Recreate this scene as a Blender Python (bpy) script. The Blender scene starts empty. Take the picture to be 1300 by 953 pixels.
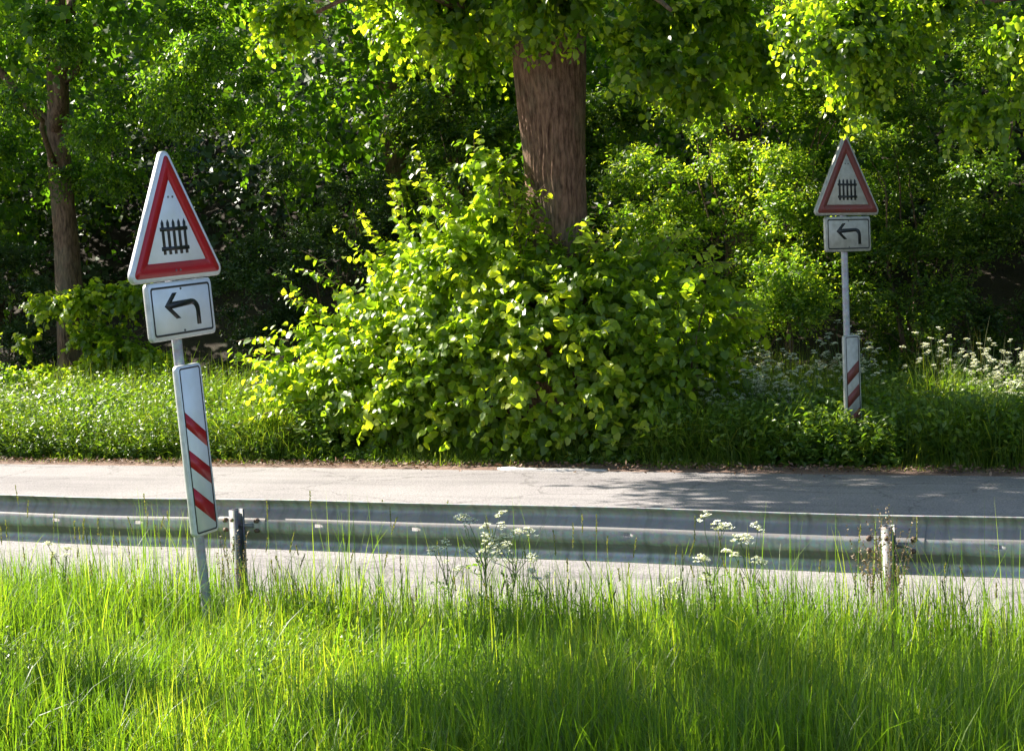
import bpy, math, random
import numpy as np
from mathutils import Vector, Matrix
random.seed(7); rng = np.random.default_rng(11)
S = bpy.context.scene; C = S.collection
R_ = math.radians
# ------------------------------------------------------------------ camera
cd = bpy.data.cameras.new('camera'); cam = bpy.data.objects.new('camera', cd); C.objects.link(cam)
YAW, PITCH, ROLL = -0.45025, -0.06251, -0.04418
f = Vector((math.sin(YAW)*math.cos(PITCH), math.cos(YAW)*math.cos(PITCH), math.sin(PITCH)))
r = Vector((math.cos(YAW), -math.sin(YAW), 0)); u = r.cross(f)
c_, s_ = math.cos(ROLL), math.sin(ROLL)
r2 = c_*r+s_*u; u2 = -s_*r+c_*u
M = Matrix((r2, u2, -f)).transposed().to_4x4(); M.translation = Vector((0, -8.772, 2.1))
cam.matrix_world = M
cd.sensor_width = 36; cd.lens = 36*2203.08/1300; cd.clip_end = 600; cd.clip_start = .05
S.camera = cam
# ------------------------------------------------------------------ light
SUN_EL, SUN_AZ = R_(39), R_(-85)         # azimuth clockwise from +Y
w = bpy.data.worlds.new('World'); S.world = w; w.use_nodes = True
nt = w.node_tree; bg = nt.nodes['Background']
sky = nt.nodes.new('ShaderNodeTexSky'); sky.sky_type = 'NISHITA'; sky.sun_disc = False
sky.sun_elevation = SUN_EL; sky.sun_rotation = SUN_AZ
nt.links.new(sky.outputs[0], bg.inputs[0]); bg.inputs[1].default_value = 0.075
sd = bpy.data.lights.new('sun', 'SUN'); sun = bpy.data.objects.new('sun', sd); C.objects.link(sun)
sd.energy = 5.0; sd.angle = R_(.55); sd.color = (1, .93, .82)
dsun = Vector((math.sin(SUN_AZ)*math.cos(SUN_EL), math.cos(SUN_AZ)*math.cos(SUN_EL), math.sin(SUN_EL)))
sun.rotation_euler = dsun.to_track_quat('Z', 'Y').to_euler(); sun.location = (0, 0, 30)
vs = S.view_settings; vs.view_transform = 'Standard'; vs.look = 'None'; vs.exposure = 1.8; vs.gamma = 1
vs.use_curve_mapping = False
S.cycles.max_bounces = 8; S.cycles.diffuse_bounces = 4; S.cycles.transmission_bounces = 6; S.cycles.glossy_bounces = 3
# ------------------------------------------------------------------ helpers
def tag(o, label=None, cat=None, group=None, kind=None):
    if label: o['label'] = label
    if cat: o['category'] = cat
    if group: o['group'] = group
    if kind: o['kind'] = kind
    return o
def empty(name, loc=(0, 0, 0)):
    o = bpy.data.objects.new(name, None); C.objects.link(o); o.location = loc; o.empty_display_size = .2
    return o
def link(name, me, parent=None):
    o = bpy.data.objects.new(name, me); C.objects.link(o)
    if parent: o.parent = parent
    return o
def np_mesh(name, V, F, mat, rnd=None, smooth=False, midx=None):
    """V (n,3); F (m,k) array of equal-sized faces, or a list of such arrays"""
    me = bpy.data.meshes.new(name)
    Fs = F if isinstance(F, list) else [F]
    Fs = [np.asarray(a, dtype=np.int32) for a in Fs if len(a)]
    loops = np.concatenate([a.ravel() for a in Fs]); tot = np.concatenate([np.full(len(a), a.shape[1], np.int32) for a in Fs])
    st = np.concatenate([[0], np.cumsum(tot)[:-1]]).astype(np.int32)
    me.vertices.add(len(V)); me.vertices.foreach_set('co', np.asarray(V, np.float32).ravel())
    me.loops.add(len(loops)); me.loops.foreach_set('vertex_index', loops)
    me.polygons.add(len(tot)); me.polygons.foreach_set('loop_start', st); me.polygons.foreach_set('loop_total', tot)
    for m in (mat if isinstance(mat, (list, tuple)) else [mat]): me.materials.append(m)
    if midx is not None: me.polygons.foreach_set('material_index', np.asarray(midx, np.int32))
    if smooth: me.polygons.foreach_set('use_smooth', np.ones(len(tot), bool))
    if rnd is not None:
        a = me.attributes.new('rnd', 'FLOAT', 'POINT'); a.data.foreach_set('value', np.asarray(rnd, np.float32))
    me.update(calc_edges=True); me.validate()
    return me
def norm(a): return a/np.maximum(np.linalg.norm(a, axis=-1, keepdims=True), 1e-9)
class Acc:
    """collects leaf / blade arrays into one mesh"""
    def __init__(s): s.V = []; s.F = []; s.A = []; s.n = 0
    def add(s, V, F, A): s.V.append(V); s.F.append(F+s.n); s.A.append(A); s.n += len(V)
    def obj(s, name, mat, parent=None, smooth=False):
        me = np_mesh(name, np.concatenate(s.V), [f for f in s.F], mat, np.concatenate(s.A), smooth)
        return link(name, me, parent)
# ------------------------------------------------------------------ materials
def new_mat(name):
    m = bpy.data.materials.new(name); m.use_nodes = True
    n = m.node_tree.nodes; b = n['Principled BSDF']; return m, n, m.node_tree.links, b
def ramp(n, stops):
    r = n.new('ShaderNodeValToRGB'); e = r.color_ramp.elements
    e[0].position, e[0].color = stops[0][0], (*stops[0][1], 1); e[1].position, e[1].color = stops[-1][0], (*stops[-1][1], 1)
    for p, c in stops[1:-1]:
        x = e.new(p); x.color = (*c, 1)
    return r
def leaf_mat(name, lo, mid, hi, trans=.45, tcol=1.5, rough=.42, spec=.5):
    m, n, L, b = new_mat(name)
    at = n.new('ShaderNodeAttribute'); at.attribute_name = 'rnd'
    rp = ramp(n, [(0, lo), (.55, mid), (1, hi)]); L.new(at.outputs['Fac'], rp.inputs[0])
    L.new(rp.outputs[0], b.inputs['Base Color']); b.inputs['Roughness'].default_value = rough
    b.inputs['Specular IOR Level'].default_value = spec
    mul = n.new('ShaderNodeMix'); mul.data_type = 'RGBA'; mul.blend_type = 'MULTIPLY'; mul.inputs[0].default_value = 1
    L.new(rp.outputs[0], mul.inputs[6]); mul.inputs[7].default_value = (tcol*1.55, tcol*1.5, tcol*.35, 1); mul.clamp_result = False
    t = n.new('ShaderNodeBsdfTranslucent'); L.new(mul.outputs[2], t.inputs[0])
    mx = n.new('ShaderNodeMixShader'); mx.inputs[0].default_value = trans
    L.new(b.outputs[0], mx.inputs[1]); L.new(t.outputs[0], mx.inputs[2]); L.new(mx.outputs[0], n['Material Output'].inputs[0])
    return m
M_lime = leaf_mat('lime_leaf', (.056, .105, .013), (.115, .185, .018), (.29, .33, .035), .5, 2.4, .38, .5)
M_limet = leaf_mat('tree_leaf', (.030, .064, .009), (.072, .125, .012), (.22, .26, .026), .55, 3.1, .36)
M_shrub = leaf_mat('shrub_leaf', (.026, .062, .012), (.072, .135, .018), (.25, .30, .042), .5, 2.5, .4)
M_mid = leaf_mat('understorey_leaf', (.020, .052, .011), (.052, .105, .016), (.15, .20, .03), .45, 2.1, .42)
M_left = leaf_mat('fine_tree_leaf', (.020, .052, .009), (.045, .098, .012), (.15, .215, .026), .55, 2.9, .38)
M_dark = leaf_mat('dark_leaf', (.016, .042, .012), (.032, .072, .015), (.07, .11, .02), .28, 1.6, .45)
M_grass = leaf_mat('grass_blade', (.045, .10, .014), (.095, .175, .020), (.26, .31, .06), .5, 1.7, .45, .35)
M_vgrass = leaf_mat('verge_blade', (.045, .095, .014), (.10, .165, .02), (.26, .29, .06), .45, 1.6, .45, .35)
M_herb = leaf_mat('herb_leaf', (.038, .085, .016), (.075, .14, .022), (.16, .22, .04), .42, 1.9, .4)
M_straw = leaf_mat('seed_head', (.11, .15, .05), (.18, .19, .08), (.27, .25, .13), .35, 1.0, .6)
M_stem = leaf_mat('green_stem', (.05, .09, .02), (.07, .13, .03), (.10, .15, .04), .15, 1.2, .5)
def simple(name, col, rough=.5, metal=0, noise=None, scale=20, bump=0):
    m, n, L, b = new_mat(name); b.inputs['Base Color'].default_value = (*col, 1)
    b.inputs['Roughness'].default_value = rough; b.inputs['Metallic'].default_value = metal
    if noise:
        tc = n.new('ShaderNodeTexCoord'); no = n.new('ShaderNodeTexNoise'); no.inputs['Scale'].default_value = scale; no.inputs['Detail'].default_value = 6
        L.new(tc.outputs['Object'], no.inputs[0]); rp = ramp(n, [(.3, noise), (.62, col)]); L.new(no.outputs[0], rp.inputs[0]); L.new(rp.outputs[0], b.inputs['Base Color'])
        if bump:
            bp = n.new('ShaderNodeBump'); bp.inputs['Strength'].default_value = bump; bp.inputs['Distance'].default_value = .01
            L.new(no.outputs[0], bp.inputs['Height']); L.new(bp.outputs[0], b.inputs['Normal'])
    return m
M_petal = leaf_mat('white_petal', (.76, .78, .74), (.80, .82, .78), (.84, .85, .80), .3, .6, .6)
M_white = simple('white_film', (.80, .83, .88), .35, 0, (.70, .72, .72), 7)
M_red = simple('red_film', (.44, .008, .018), .35, 0, (.38, .009, .018), 6)
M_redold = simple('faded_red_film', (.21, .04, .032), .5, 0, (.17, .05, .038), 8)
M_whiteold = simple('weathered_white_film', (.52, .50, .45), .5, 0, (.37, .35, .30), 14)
M_black = simple('black_film', (.012, .013, .015), .4)
M_rim = simple('aluminium_rim', (.72, .72, .72), .42, .35, (.5, .5, .5), 16)
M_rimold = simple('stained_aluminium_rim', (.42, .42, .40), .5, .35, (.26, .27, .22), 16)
M_litter = leaf_mat('dry_leaf', (.12, .06, .035), (.2, .11, .07), (.34, .22, .15), .1, .7, .7)
def galv(name, base, dark, scale=3, rough=.5, metal=.25, dirt=None, grime_shade=False):
    m, n, L, b = new_mat(name)
    tc = n.new('ShaderNodeTexCoord'); mp = n.new('ShaderNodeMapping'); L.new(tc.outputs['Object'], mp.inputs[0])
    mp.inputs['Scale'].default_value = (1, 1, 3)
    n1 = n.new('ShaderNodeTexNoise'); n1.inputs['Scale'].default_value = scale; n1.inputs['Detail'].default_value = 8; n1.inputs['Roughness'].default_value = .65
    L.new(mp.outputs[0], n1.inputs[0]); rp = ramp(n, [(.32, dark), (.6, base)]); L.new(n1.outputs[0], rp.inputs[0])
    out = rp.outputs[0]
    v = n.new('ShaderNodeTexVoronoi'); v.inputs['Scale'].default_value = 60; L.new(tc.outputs['Object'], v.inputs[0])
    mx = n.new('ShaderNodeMix'); mx.data_type = 'RGBA'; mx.blend_type = 'MULTIPLY'; mx.inputs[0].default_value = .25
    L.new(out, mx.inputs[6]); L.new(v.outputs['Color'], mx.inputs[7]); out = mx.outputs[2]
    if dirt:
        mp2 = n.new('ShaderNodeMapping'); L.new(tc.outputs['Object'], mp2.inputs[0]); mp2.inputs['Scale'].default_value = (9, 1, .8)
        n2 = n.new('ShaderNodeTexNoise'); n2.inputs['Scale'].default_value = 2.2; n2.inputs['Detail'].default_value = 5; L.new(mp2.outputs[0], n2.inputs[0])
        r2_ = ramp(n, [(.5, (0, 0, 0)), (.7, (1, 1, 1))]); L.new(n2.outputs[0], r2_.inputs[0])
        mm = n.new('ShaderNodeMath'); mm.operation = 'MULTIPLY'; mm.inputs[1].default_value = .6; L.new(r2_.outputs[0], mm.inputs[0])
        m2 = n.new('ShaderNodeMix'); m2.data_type = 'RGBA'; L.new(mm.outputs[0], m2.inputs[0]); L.new(out, m2.inputs[6]); m2.inputs[7].default_value = (*dirt, 1); out = m2.outputs[2]
    if grime_shade:
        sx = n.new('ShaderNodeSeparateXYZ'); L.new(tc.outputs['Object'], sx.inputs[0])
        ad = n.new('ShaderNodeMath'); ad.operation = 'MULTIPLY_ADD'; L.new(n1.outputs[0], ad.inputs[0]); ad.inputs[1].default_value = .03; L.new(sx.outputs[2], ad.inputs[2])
        gr = ramp(n, [(.505, (0, 0, 0)), (.515, (.75,)*3), (.56, (.55,)*3), (.566, (0, 0, 0)), (.628, (0, 0, 0)), (.640, (.85,)*3), (.70, (.6,)*3), (.74, (.15,)*3)])  # painted bands: upper slope dirt that also dims the sunlit line, underside shade below
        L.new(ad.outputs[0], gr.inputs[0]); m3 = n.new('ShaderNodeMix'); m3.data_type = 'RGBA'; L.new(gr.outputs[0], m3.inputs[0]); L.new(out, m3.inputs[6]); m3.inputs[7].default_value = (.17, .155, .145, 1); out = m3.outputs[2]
    L.new(out, b.inputs['Base Color']); b.inputs['Metallic'].default_value = metal
    rr = ramp(n, [(.3, (rough+.15,)*3), (.7, (rough-.08,)*3)]); L.new(n1.outputs[0], rr.inputs[0]); L.new(rr.outputs[0], b.inputs['Roughness'])
    bp = n.new('ShaderNodeBump'); bp.inputs['Strength'].default_value = .08; bp.inputs['Distance'].default_value = .01
    L.new(n1.outputs[0], bp.inputs['Height']); L.new(bp.outputs[0], b.inputs['Normal'])
    return m
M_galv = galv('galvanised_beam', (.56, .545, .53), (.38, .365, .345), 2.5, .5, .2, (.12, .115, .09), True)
M_post = galv('galvanised_post', (.20, .20, .20), (.13, .13, .13), 5, .6, .15)
M_pole = galv('grey_pole', (.40, .41, .44), (.31, .32, .34), 6, .5, .35)
M_rust = simple('rusty_bolt', (.16, .10, .07), .7, .3, (.07, .05, .04), 60)
def bark(name, a, b_):
    m, n, L, b = new_mat(name)
    tc = n.new('ShaderNodeTexCoord'); mp = n.new('ShaderNodeMapping'); L.new(tc.outputs['Object'], mp.inputs[0]); mp.inputs['Scale'].default_value = (17, 17, 4.0)
    no = n.new('ShaderNodeTexNoise'); no.inputs['Scale'].default_value = 1.6; no.inputs['Detail'].default_value = 9; no.inputs['Roughness'].default_value = .65; L.new(mp.outputs[0], no.inputs[0])
    rp = ramp(n, [(.36, tuple(x*1.0 for x in a)), (.54, b_), (.7, tuple(x*1.5 for x in b_))]); L.new(no.outputs[0], rp.inputs[0])
    n2 = n.new('ShaderNodeTexNoise'); n2.inputs['Scale'].default_value = 2.3; n2.inputs['Detail'].default_value = 4; L.new(tc.outputs['Object'], n2.inputs[0])
    r2_ = ramp(n, [(.45, (0, 0, 0)), (.7, (.5, .5, .5))]); L.new(n2.outputs[0], r2_.inputs[0])
    mx = n.new('ShaderNodeMix'); mx.data_type = 'RGBA'; L.new(r2_.outputs[0], mx.inputs[0]); L.new(rp.outputs[0], mx.inputs[6]); mx.inputs[7].default_value = (.13, .14, .09, 1)
    L.new(mx.outputs[2], b.inputs['Base Color']); b.inputs['Roughness'].default_value = .9; b.inputs['Specular IOR Level'].default_value = .2
    bp = n.new('ShaderNodeBump'); bp.inputs['Strength'].default_value = .9; bp.inputs['Distance'].default_value = .035
    L.new(no.outputs[0], bp.inputs['Height']); L.new(bp.outputs[0], b.inputs['Normal'])
    return m
M_bark = bark('lime_bark', (.075, .038, .024), (.20, .115, .076))
M_bark2 = bark('dark_bark', (.06, .038, .026), (.16, .10, .065))
def ground_mat(name, cols, scale, bump=.5, fine=60):
    m, n, L, b = new_mat(name)
    tc = n.new('ShaderNodeTexCoord'); no = n.new('ShaderNodeTexNoise'); no.inputs['Scale'].default_value = scale; no.inputs['Detail'].default_value = 10; no.inputs['Roughness'].default_value = .7
    L.new(tc.outputs['Object'], no.inputs[0]); rp = ramp(n, cols); L.new(no.outputs[0], rp.inputs[0])
    v = n.new('ShaderNodeTexNoise'); v.inputs['Scale'].default_value = fine; v.inputs['Detail'].default_value = 4; L.new(tc.outputs['Object'], v.inputs[0])
    mx = n.new('ShaderNodeMix'); mx.data_type = 'RGBA'; mx.blend_type = 'MULTIPLY'; mx.inputs[0].default_value = .6
    r2_ = ramp(n, [(.3, (.45, .45, .45)), (.65, (1.15, 1.12, 1.1))]); L.new(v.outputs[0], r2_.inputs[0])
    L.new(rp.outputs[0], mx.inputs[6]); L.new(r2_.outputs[0], mx.inputs[7]); L.new(mx.outputs[2], b.inputs['Base Color'])
    b.inputs['Roughness'].default_value = .92; b.inputs['Specular IOR Level'].default_value = .25
    bp = n.new('ShaderNodeBump'); bp.inputs['Strength'].default_value = bump; bp.inputs['Distance'].default_value = .02
    L.new(v.outputs[0], bp.inputs['Height']); L.new(bp.outputs[0], b.inputs['Normal'])
    return m
M_soil = ground_mat('soil', [(.3, (.022, .018, .012)), (.55, (.045, .034, .022)), (.75, (.03, .045, .018))], 1.4, .8, 40)
M_strip = ground_mat('edge_soil', [(.3, (.10, .065, .05)), (.5, (.20, .13, .10)), (.7, (.28, .20, .16))], 5, .8, 70)
def road_mat():
    m, n, L, b = new_mat('asphalt'); tc = n.new('ShaderNodeTexCoord')
    def noise(sc, det, mapping=None):
        no = n.new('ShaderNodeTexNoise'); no.inputs['Scale'].default_value = sc; no.inputs['Detail'].default_value = det; no.inputs['Roughness'].default_value = .7
        if mapping:
            mp = n.new('ShaderNodeMapping'); mp.inputs['Scale'].default_value = mapping; L.new(tc.outputs['Object'], mp.inputs[0]); L.new(mp.outputs[0], no.inputs[0])
        else: L.new(tc.outputs['Object'], no.inputs[0])
        return no
    def mul(a, bsock, f):
        x = n.new('ShaderNodeMix'); x.data_type = 'RGBA'; x.blend_type = 'MULTIPLY'; x.inputs[0].default_value = f; L.new(a, x.inputs[6]); L.new(bsock, x.inputs[7]); return x.outputs[2]
    r0 = ramp(n, [(.25, (.21, .195, .195)), (.5, (.25, .233, .232)), (.75, (.29, .272, .268))]); L.new(noise(.8, 8).outputs[0], r0.inputs[0])
    sp = noise(55, 3); r1 = ramp(n, [(.34, (.45, .45, .46)), (.48, (.95, .95, .95)), (.64, (1.3, 1.27, 1.24))]); L.new(sp.outputs[0], r1.inputs[0])
    tr_ = noise(1.2, 3, (.08, 1, 1)); r2_ = ramp(n, [(.38, (.78, .78, .79)), (.55, (1.03, 1.03, 1.03))]); L.new(tr_.outputs[0], r2_.inputs[0])
    v = n.new('ShaderNodeTexVoronoi'); v.feature = 'DISTANCE_TO_EDGE'; v.inputs['Scale'].default_value = .55
    wn = noise(2.5, 4); vm = n.new('ShaderNodeVectorMath'); vm.operation = 'MULTIPLY_ADD'; vm.inputs[1].default_value = (.5, .5, .5); L.new(wn.outputs['Color'], vm.inputs[0]); L.new(tc.outputs['Object'], vm.inputs[2]); L.new(vm.outputs[0], v.inputs[0])
    r3 = ramp(n, [(.004, (.45, .44, .43)), (.010, (1, 1, 1))]); L.new(v.outputs['Distance'], r3.inputs[0])
    c = mul(mul(mul(r0.outputs[0], r1.outputs[0], .8), r2_.outputs[0], .8), r3.outputs[0], .6); L.new(c, b.inputs['Base Color'])
    b.inputs['Roughness'].default_value = .9; b.inputs['Specular IOR Level'].default_value = .25
    bp = n.new('ShaderNodeBump'); bp.inputs['Strength'].default_value = .7; bp.inputs['Distance'].default_value = .015; L.new(sp.outputs[0], bp.inputs['Height']); L.new(bp.outputs[0], b.inputs['Normal'])
    return m
M_road = road_mat()
M_slab = ground_mat('concrete', [(.3, (.40, .38, .36)), (.7, (.52, .50, .48))], 6, .3, 90)
# ------------------------------------------------------------------ setting
def gz(x, y):
    x = np.asarray(x, float); y = np.asarray(y, float)
    z = np.where(y > 7.6, (np.clip(y, 7.6, 16)-7.6)*.05, 0) + np.where(y > 16, (np.clip(y, 16, 60)-16)*.62, 0)
    z = z + np.where(y < -4, (-4-np.clip(y, -12, -4))*.06, 0)
    edge = np.clip(np.maximum(y-7.7, -.2-y)/1.5, 0, 1)
    return z - .02 + edge*(.05*np.sin(1.3*x+.7*y)+.04*np.sin(2.9*x-1.9*y+1))
def struct(name, me): return tag(link(name, me), kind='structure')
xs = np.concatenate([np.linspace(-300, -45, 18), np.linspace(-40, 20, 121), np.linspace(25, 300, 18)])
ys = np.concatenate([np.linspace(-300, -20, 12), np.linspace(-15, 7.2, 45), np.linspace(7.6, 30, 46), np.linspace(33, 300, 20)])
X, Y = np.meshgrid(xs, ys); Z = gz(X, Y); V = np.stack([X, Y, Z], -1).reshape(-1, 3)
i, j = np.meshgrid(np.arange(len(ys)-1), np.arange(len(xs)-1), indexing='ij'); a = (i*len(xs)+j).ravel(); nx = len(xs)
struct('ground', np_mesh('ground', V, np.stack([a, a+1, a+nx+1, a+nx], 1), M_soil, smooth=True))
def strip(name, x0, x1, yA, yB, zA, zB, mat, jag=0, n=900):
    x = np.linspace(x0, x1, n); ja = (rng.normal(0, jag, n)+jag*1.5*np.sin(x*1.7)+jag*np.sin(x*5.3)) if jag else 0
    V = np.concatenate([np.stack([x, yA+0*x, zA+0*x], 1), np.stack([x, yB+ja+0*x, zB+0*x], 1)])
    k = np.arange(n-1); return struct(name, np_mesh(name, V, np.stack([k, k+1, k+1+n, k+n], 1), mat))
strip('road', -90, 60, .30, 7.36, .012, .0, M_road, .012)
strip('soil_strip', -90, 60, 7.2, 7.95, -.004, .03, M_strip, .03)
# ------------------------------------------------------------------ generic mesh bits
def tube(pts, rad, seg=10, cap=True):
    pts = np.asarray(pts, float); n = len(pts); rad = np.broadcast_to(np.asarray(rad, float), (n,))
    T = norm(np.gradient(pts, axis=0)); ref = np.array([0, 0, 1.]) if abs(T[0][2]) < .9 else np.array([1., 0, 0])
    A = norm(np.cross(T, ref)); B = np.cross(T, A)
    th = np.linspace(0, 2*np.pi, seg, endpoint=False)
    V = pts[:, None]+rad[:, None, None]*(np.cos(th)[None, :, None]*A[:, None]+np.sin(th)[None, :, None]*B[:, None])
    V = V.reshape(-1, 3); k, s = np.meshgrid(np.arange(n-1), np.arange(seg), indexing='ij'); k = k.ravel(); s = s.ravel(); s2 = (s+1) % seg
    F = [np.stack([k*seg+s, k*seg+s2, (k+1)*seg+s2, (k+1)*seg+s], 1)]
    if cap: F += [np.arange(seg)[::-1][None], ((n-1)*seg+np.arange(seg))[None]]
    return V, F
def tube_obj(name, pts, rad, mat, parent=None, seg=10, smooth=True):
    V, F = tube(pts, rad, seg); return link(name, np_mesh(name, V, F, mat, smooth=smooth), parent)
def multi_tube(name, lst, mat, parent=None, rnd=True):
    Vs = []; Fs = []; n = 0; A = []
    for pts, rad, seg in lst:
        V, F = tube(pts, rad, seg, False); Vs.append(V); Fs += [x+n for x in F]; n += len(V); A.append(np.full(len(V), rng.random()))
    me = np_mesh(name, np.concatenate(Vs), Fs, mat, np.concatenate(A), smooth=True); return link(name, me, parent)
# leaf templates : verts, quads
T_LIME = (np.array([(0, 0, 0), (0, .45, -.02), (0, 1, -.16), (.27, -.07, .04), (.46, .25, .10), (.36, .62, .04), (-.27, -.07, .04), (-.46, .25, .10), (-.36, .62, .04)]),
          np.array([(0, 3, 4, 1), (1, 4, 5, 2), (0, 1, 7, 6), (1, 2, 8, 7)]))
T_OVAL = (np.array([(0, 0, 0), (.24, .3, .06), (.2, .68, .03), (0, 1, -.08), (-.2, .68, .03), (-.24, .3, .06)]), np.array([(0, 1, 2, 3), (0, 3, 4, 5)]))
T_BIG = (np.array([(0, 0, 0), (.42, .4, .10), (0, 1, -.1), (-.42, .4, .10)]), np.array([(0, 1, 2, 3)]))
def put_leaves(acc, P, D, N, size, T, rnd):
    tv, tf = T; y = norm(D); x = norm(np.cross(y, N)); z = np.cross(x, y)
    size = np.broadcast_to(size, (len(P),)); curl = 1+.8*rng.normal(size=len(P))
    V = P[:, None]+size[:, None, None]*(tv[None, :, 0, None]*x[:, None]+tv[None, :, 1, None]*y[:, None]+(tv[None, :, 2]*curl[:, None])[..., None]*z[:, None])
    k = len(tv); F = (np.arange(len(P))[:, None, None]*k+tf[None]).reshape(-1, 4)
    acc.add(V.reshape(-1, 3), F, np.repeat(rnd, k))
def twigs(acc, O, D, L, k, size, T, out, droop=.35, up=.6, jit=.45, young=.35, hang=.5):
    """twigs at O pointing D of length L with k leaves each; out = outward normal of the crown at O"""
    n = len(O); t = (np.arange(k)+.6)/k; L = np.broadcast_to(L, (n,))
    P = O[:, None]+D[:, None]*(L[:, None]*t[None])[..., None]; P[..., 2] -= droop*(L[:, None]*t[None]**2)
    side = norm(np.cross(D, np.array([0, 0, 1.])+rng.normal(0, .3, (n, 3))))
    sg = np.where(np.arange(k) % 2, 1, -1)
    d = D[:, None]*.55+side[:, None]*sg[None, :, None]*.8+rng.normal(0, jit, (n, k, 3)); d[..., 2] -= hang
    nn = out[:, None]*.55+np.array([0, 0, up])+rng.normal(0, jit, (n, k, 3))
    base = rng.random(n)[:, None]*.6+rng.random((n, k))*.35
    rn = np.clip(base+young*(t[None]**3)*rng.random((n, 1)), 0, 1)
    sz = size*(.72+.5*rng.random((n, k)))*(1-.35*t[None]**3)
    put_leaves(acc, P.reshape(-1, 3), d.reshape(-1, 3), nn.reshape(-1, 3), sz.ravel(), T, rn.ravel())
def lobe_pts(lobes, n, rmin=.6, power=.6, zmin=None, clump=0.12):
    lobes = np.array(lobes, float); c, rr = lobes[:, :3], lobes[:, 3:6]
    ar = (rr[:, 0]*rr[:, 1]+rr[:, 1]*rr[:, 2]+rr[:, 0]*rr[:, 2]); out = []; no = []
    tot = 0
    while tot < n:
        k = rng.choice(len(lobes), n, p=ar/ar.sum()); dd = norm(rng.normal(size=(n, 3)))
        # uneven outline: radius modulated by low frequency waves
        wv = 1+clump*(np.sin(5*dd[:, 0]+k*1.7)+np.sin(6*dd[:, 2]+k)+np.sin(7*dd[:, 1]-k*2.3)+.7*np.sin(13*dd[:, 0]+11*dd[:, 2]))*.5
        rad = (rmin+(1-rmin)*rng.random(n)**power)*wv
        p = c[k]+rr[k]*dd*rad[:, None]
        q = np.min([(((p-c[m])/(rr[m]))**2).sum(1) + 9*(k == m) for m in range(len(lobes))], axis=0) if len(lobes) > 1 else np.full(n, 9.)
        ok = q > (rmin*.8)**2
        zg = gz(p[:, 0], p[:, 1])
        ok &= p[:, 2] > (zg+.05 if zmin is None else zmin)
        out.append(p[ok]); no.append(norm(dd/rr[k])[ok]); tot += ok.sum()
    return np.concatenate(out)[:n], np.concatenate(no)[:n]
def foliage(acc, lobes, n, L=.35, k=8, size=.09, T=T_LIME, rmin=.6, updir=.35, spread=.5, **kw):
    pk = {a: kw.pop(a) for a in ('power', 'zmin', 'clump') if a in kw}
    P, N = lobe_pts(lobes, n, rmin, **pk)
    D = norm(N+rng.normal(0, spread, N.shape)+np.array([0, 0, updir]))
    twigs(acc, P-D*L*.5, D, L*(.6+.8*rng.random(n)), k, size, T, N, **kw)
def clumps(lobes, per, r, flat=.5, gap=.15):
    out = []
    for l in lobes:
        l = np.array(l, float); m = max(3, int(per*(l[3]*l[4]*l[5])**(2/3)/r**2*.35))
        d = norm(rng.normal(size=(m, 3))); q = (.35+.6*rng.random(m)**.6)[:, None]
        c = l[:3]+d*l[3:6]*q; rr = r*(.6+.8*rng.random(m))
        for a, b in zip(c, rr): out.append((a[0], a[1], a[2], b, b*.9, b*flat))
    return out
def curve_pts(a, b, n=8, sag=.0, wob=.05):
    a = np.array(a, float); b = np.array(b, float); t = np.linspace(0, 1, n)[:, None]
    p = a+(b-a)*t; p[:, 2] += sag*np.sin(np.pi*t[:, 0]); l = np.linalg.norm(b-a)
    p[1:-1] += rng.normal(0, wob*l/3, (n-2, 3)); return p
def trunk_mesh(path, rad, seg=120, rings=140, ridge=.02, mat=None, freq=34):
    path = np.array(path, float); rad = np.array(rad, float); s = np.linspace(0, 1, len(path)); t = np.linspace(0, 1, rings)
    p = np.stack([np.interp(t, s, path[:, q]) for q in range(3)], 1); r = np.interp(t, s, rad)
    k = np.hanning(13); k /= k.sum()
    for q in range(3): p[:, q] = np.convolve(np.pad(p[:, q], 6, 'edge'), k, 'valid')
    r = np.convolve(np.pad(r, 6, 'edge'), k, 'valid')
    th = np.linspace(0, 2*np.pi, seg, endpoint=False)[None]; z = p[:, 2][:, None]
    ph = .5*np.sin(2.1*z+3*th)+.35*np.sin(5.3*z-2*th)+.2*np.sin(11*z+th)
    rid = np.abs(np.sin(freq/2*th+ph*2.2))*.6+np.abs(np.sin(freq*.31*2*th/2+ph*3+1))*.4
    big = .06*np.sin(2*th+.8*z)+.05*np.sin(3*th-1.1*z+1)+.025*np.sin(5*th+2*z)
    R = r[:, None]*(1+big)+ridge*(rid-.5)*(.6+.4*np.sin(3*z+2*th))
    V = np.stack([p[:, 0][:, None]+R*np.cos(th), p[:, 1][:, None]+R*np.sin(th), np.broadcast_to(z, R.shape)], -1).reshape(-1, 3)
    i, j = np.meshgrid(np.arange(rings-1), np.arange(seg), indexing='ij'); i = i.ravel(); j = j.ravel(); j2 = (j+1) % seg
    return np_mesh('trunk', V, [np.stack([i*seg+j, i*seg+j2, (i+1)*seg+j2, (i+1)*seg+j], 1), ((rings-1)*seg+np.arange(seg))[None]], mat, smooth=True)
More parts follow.
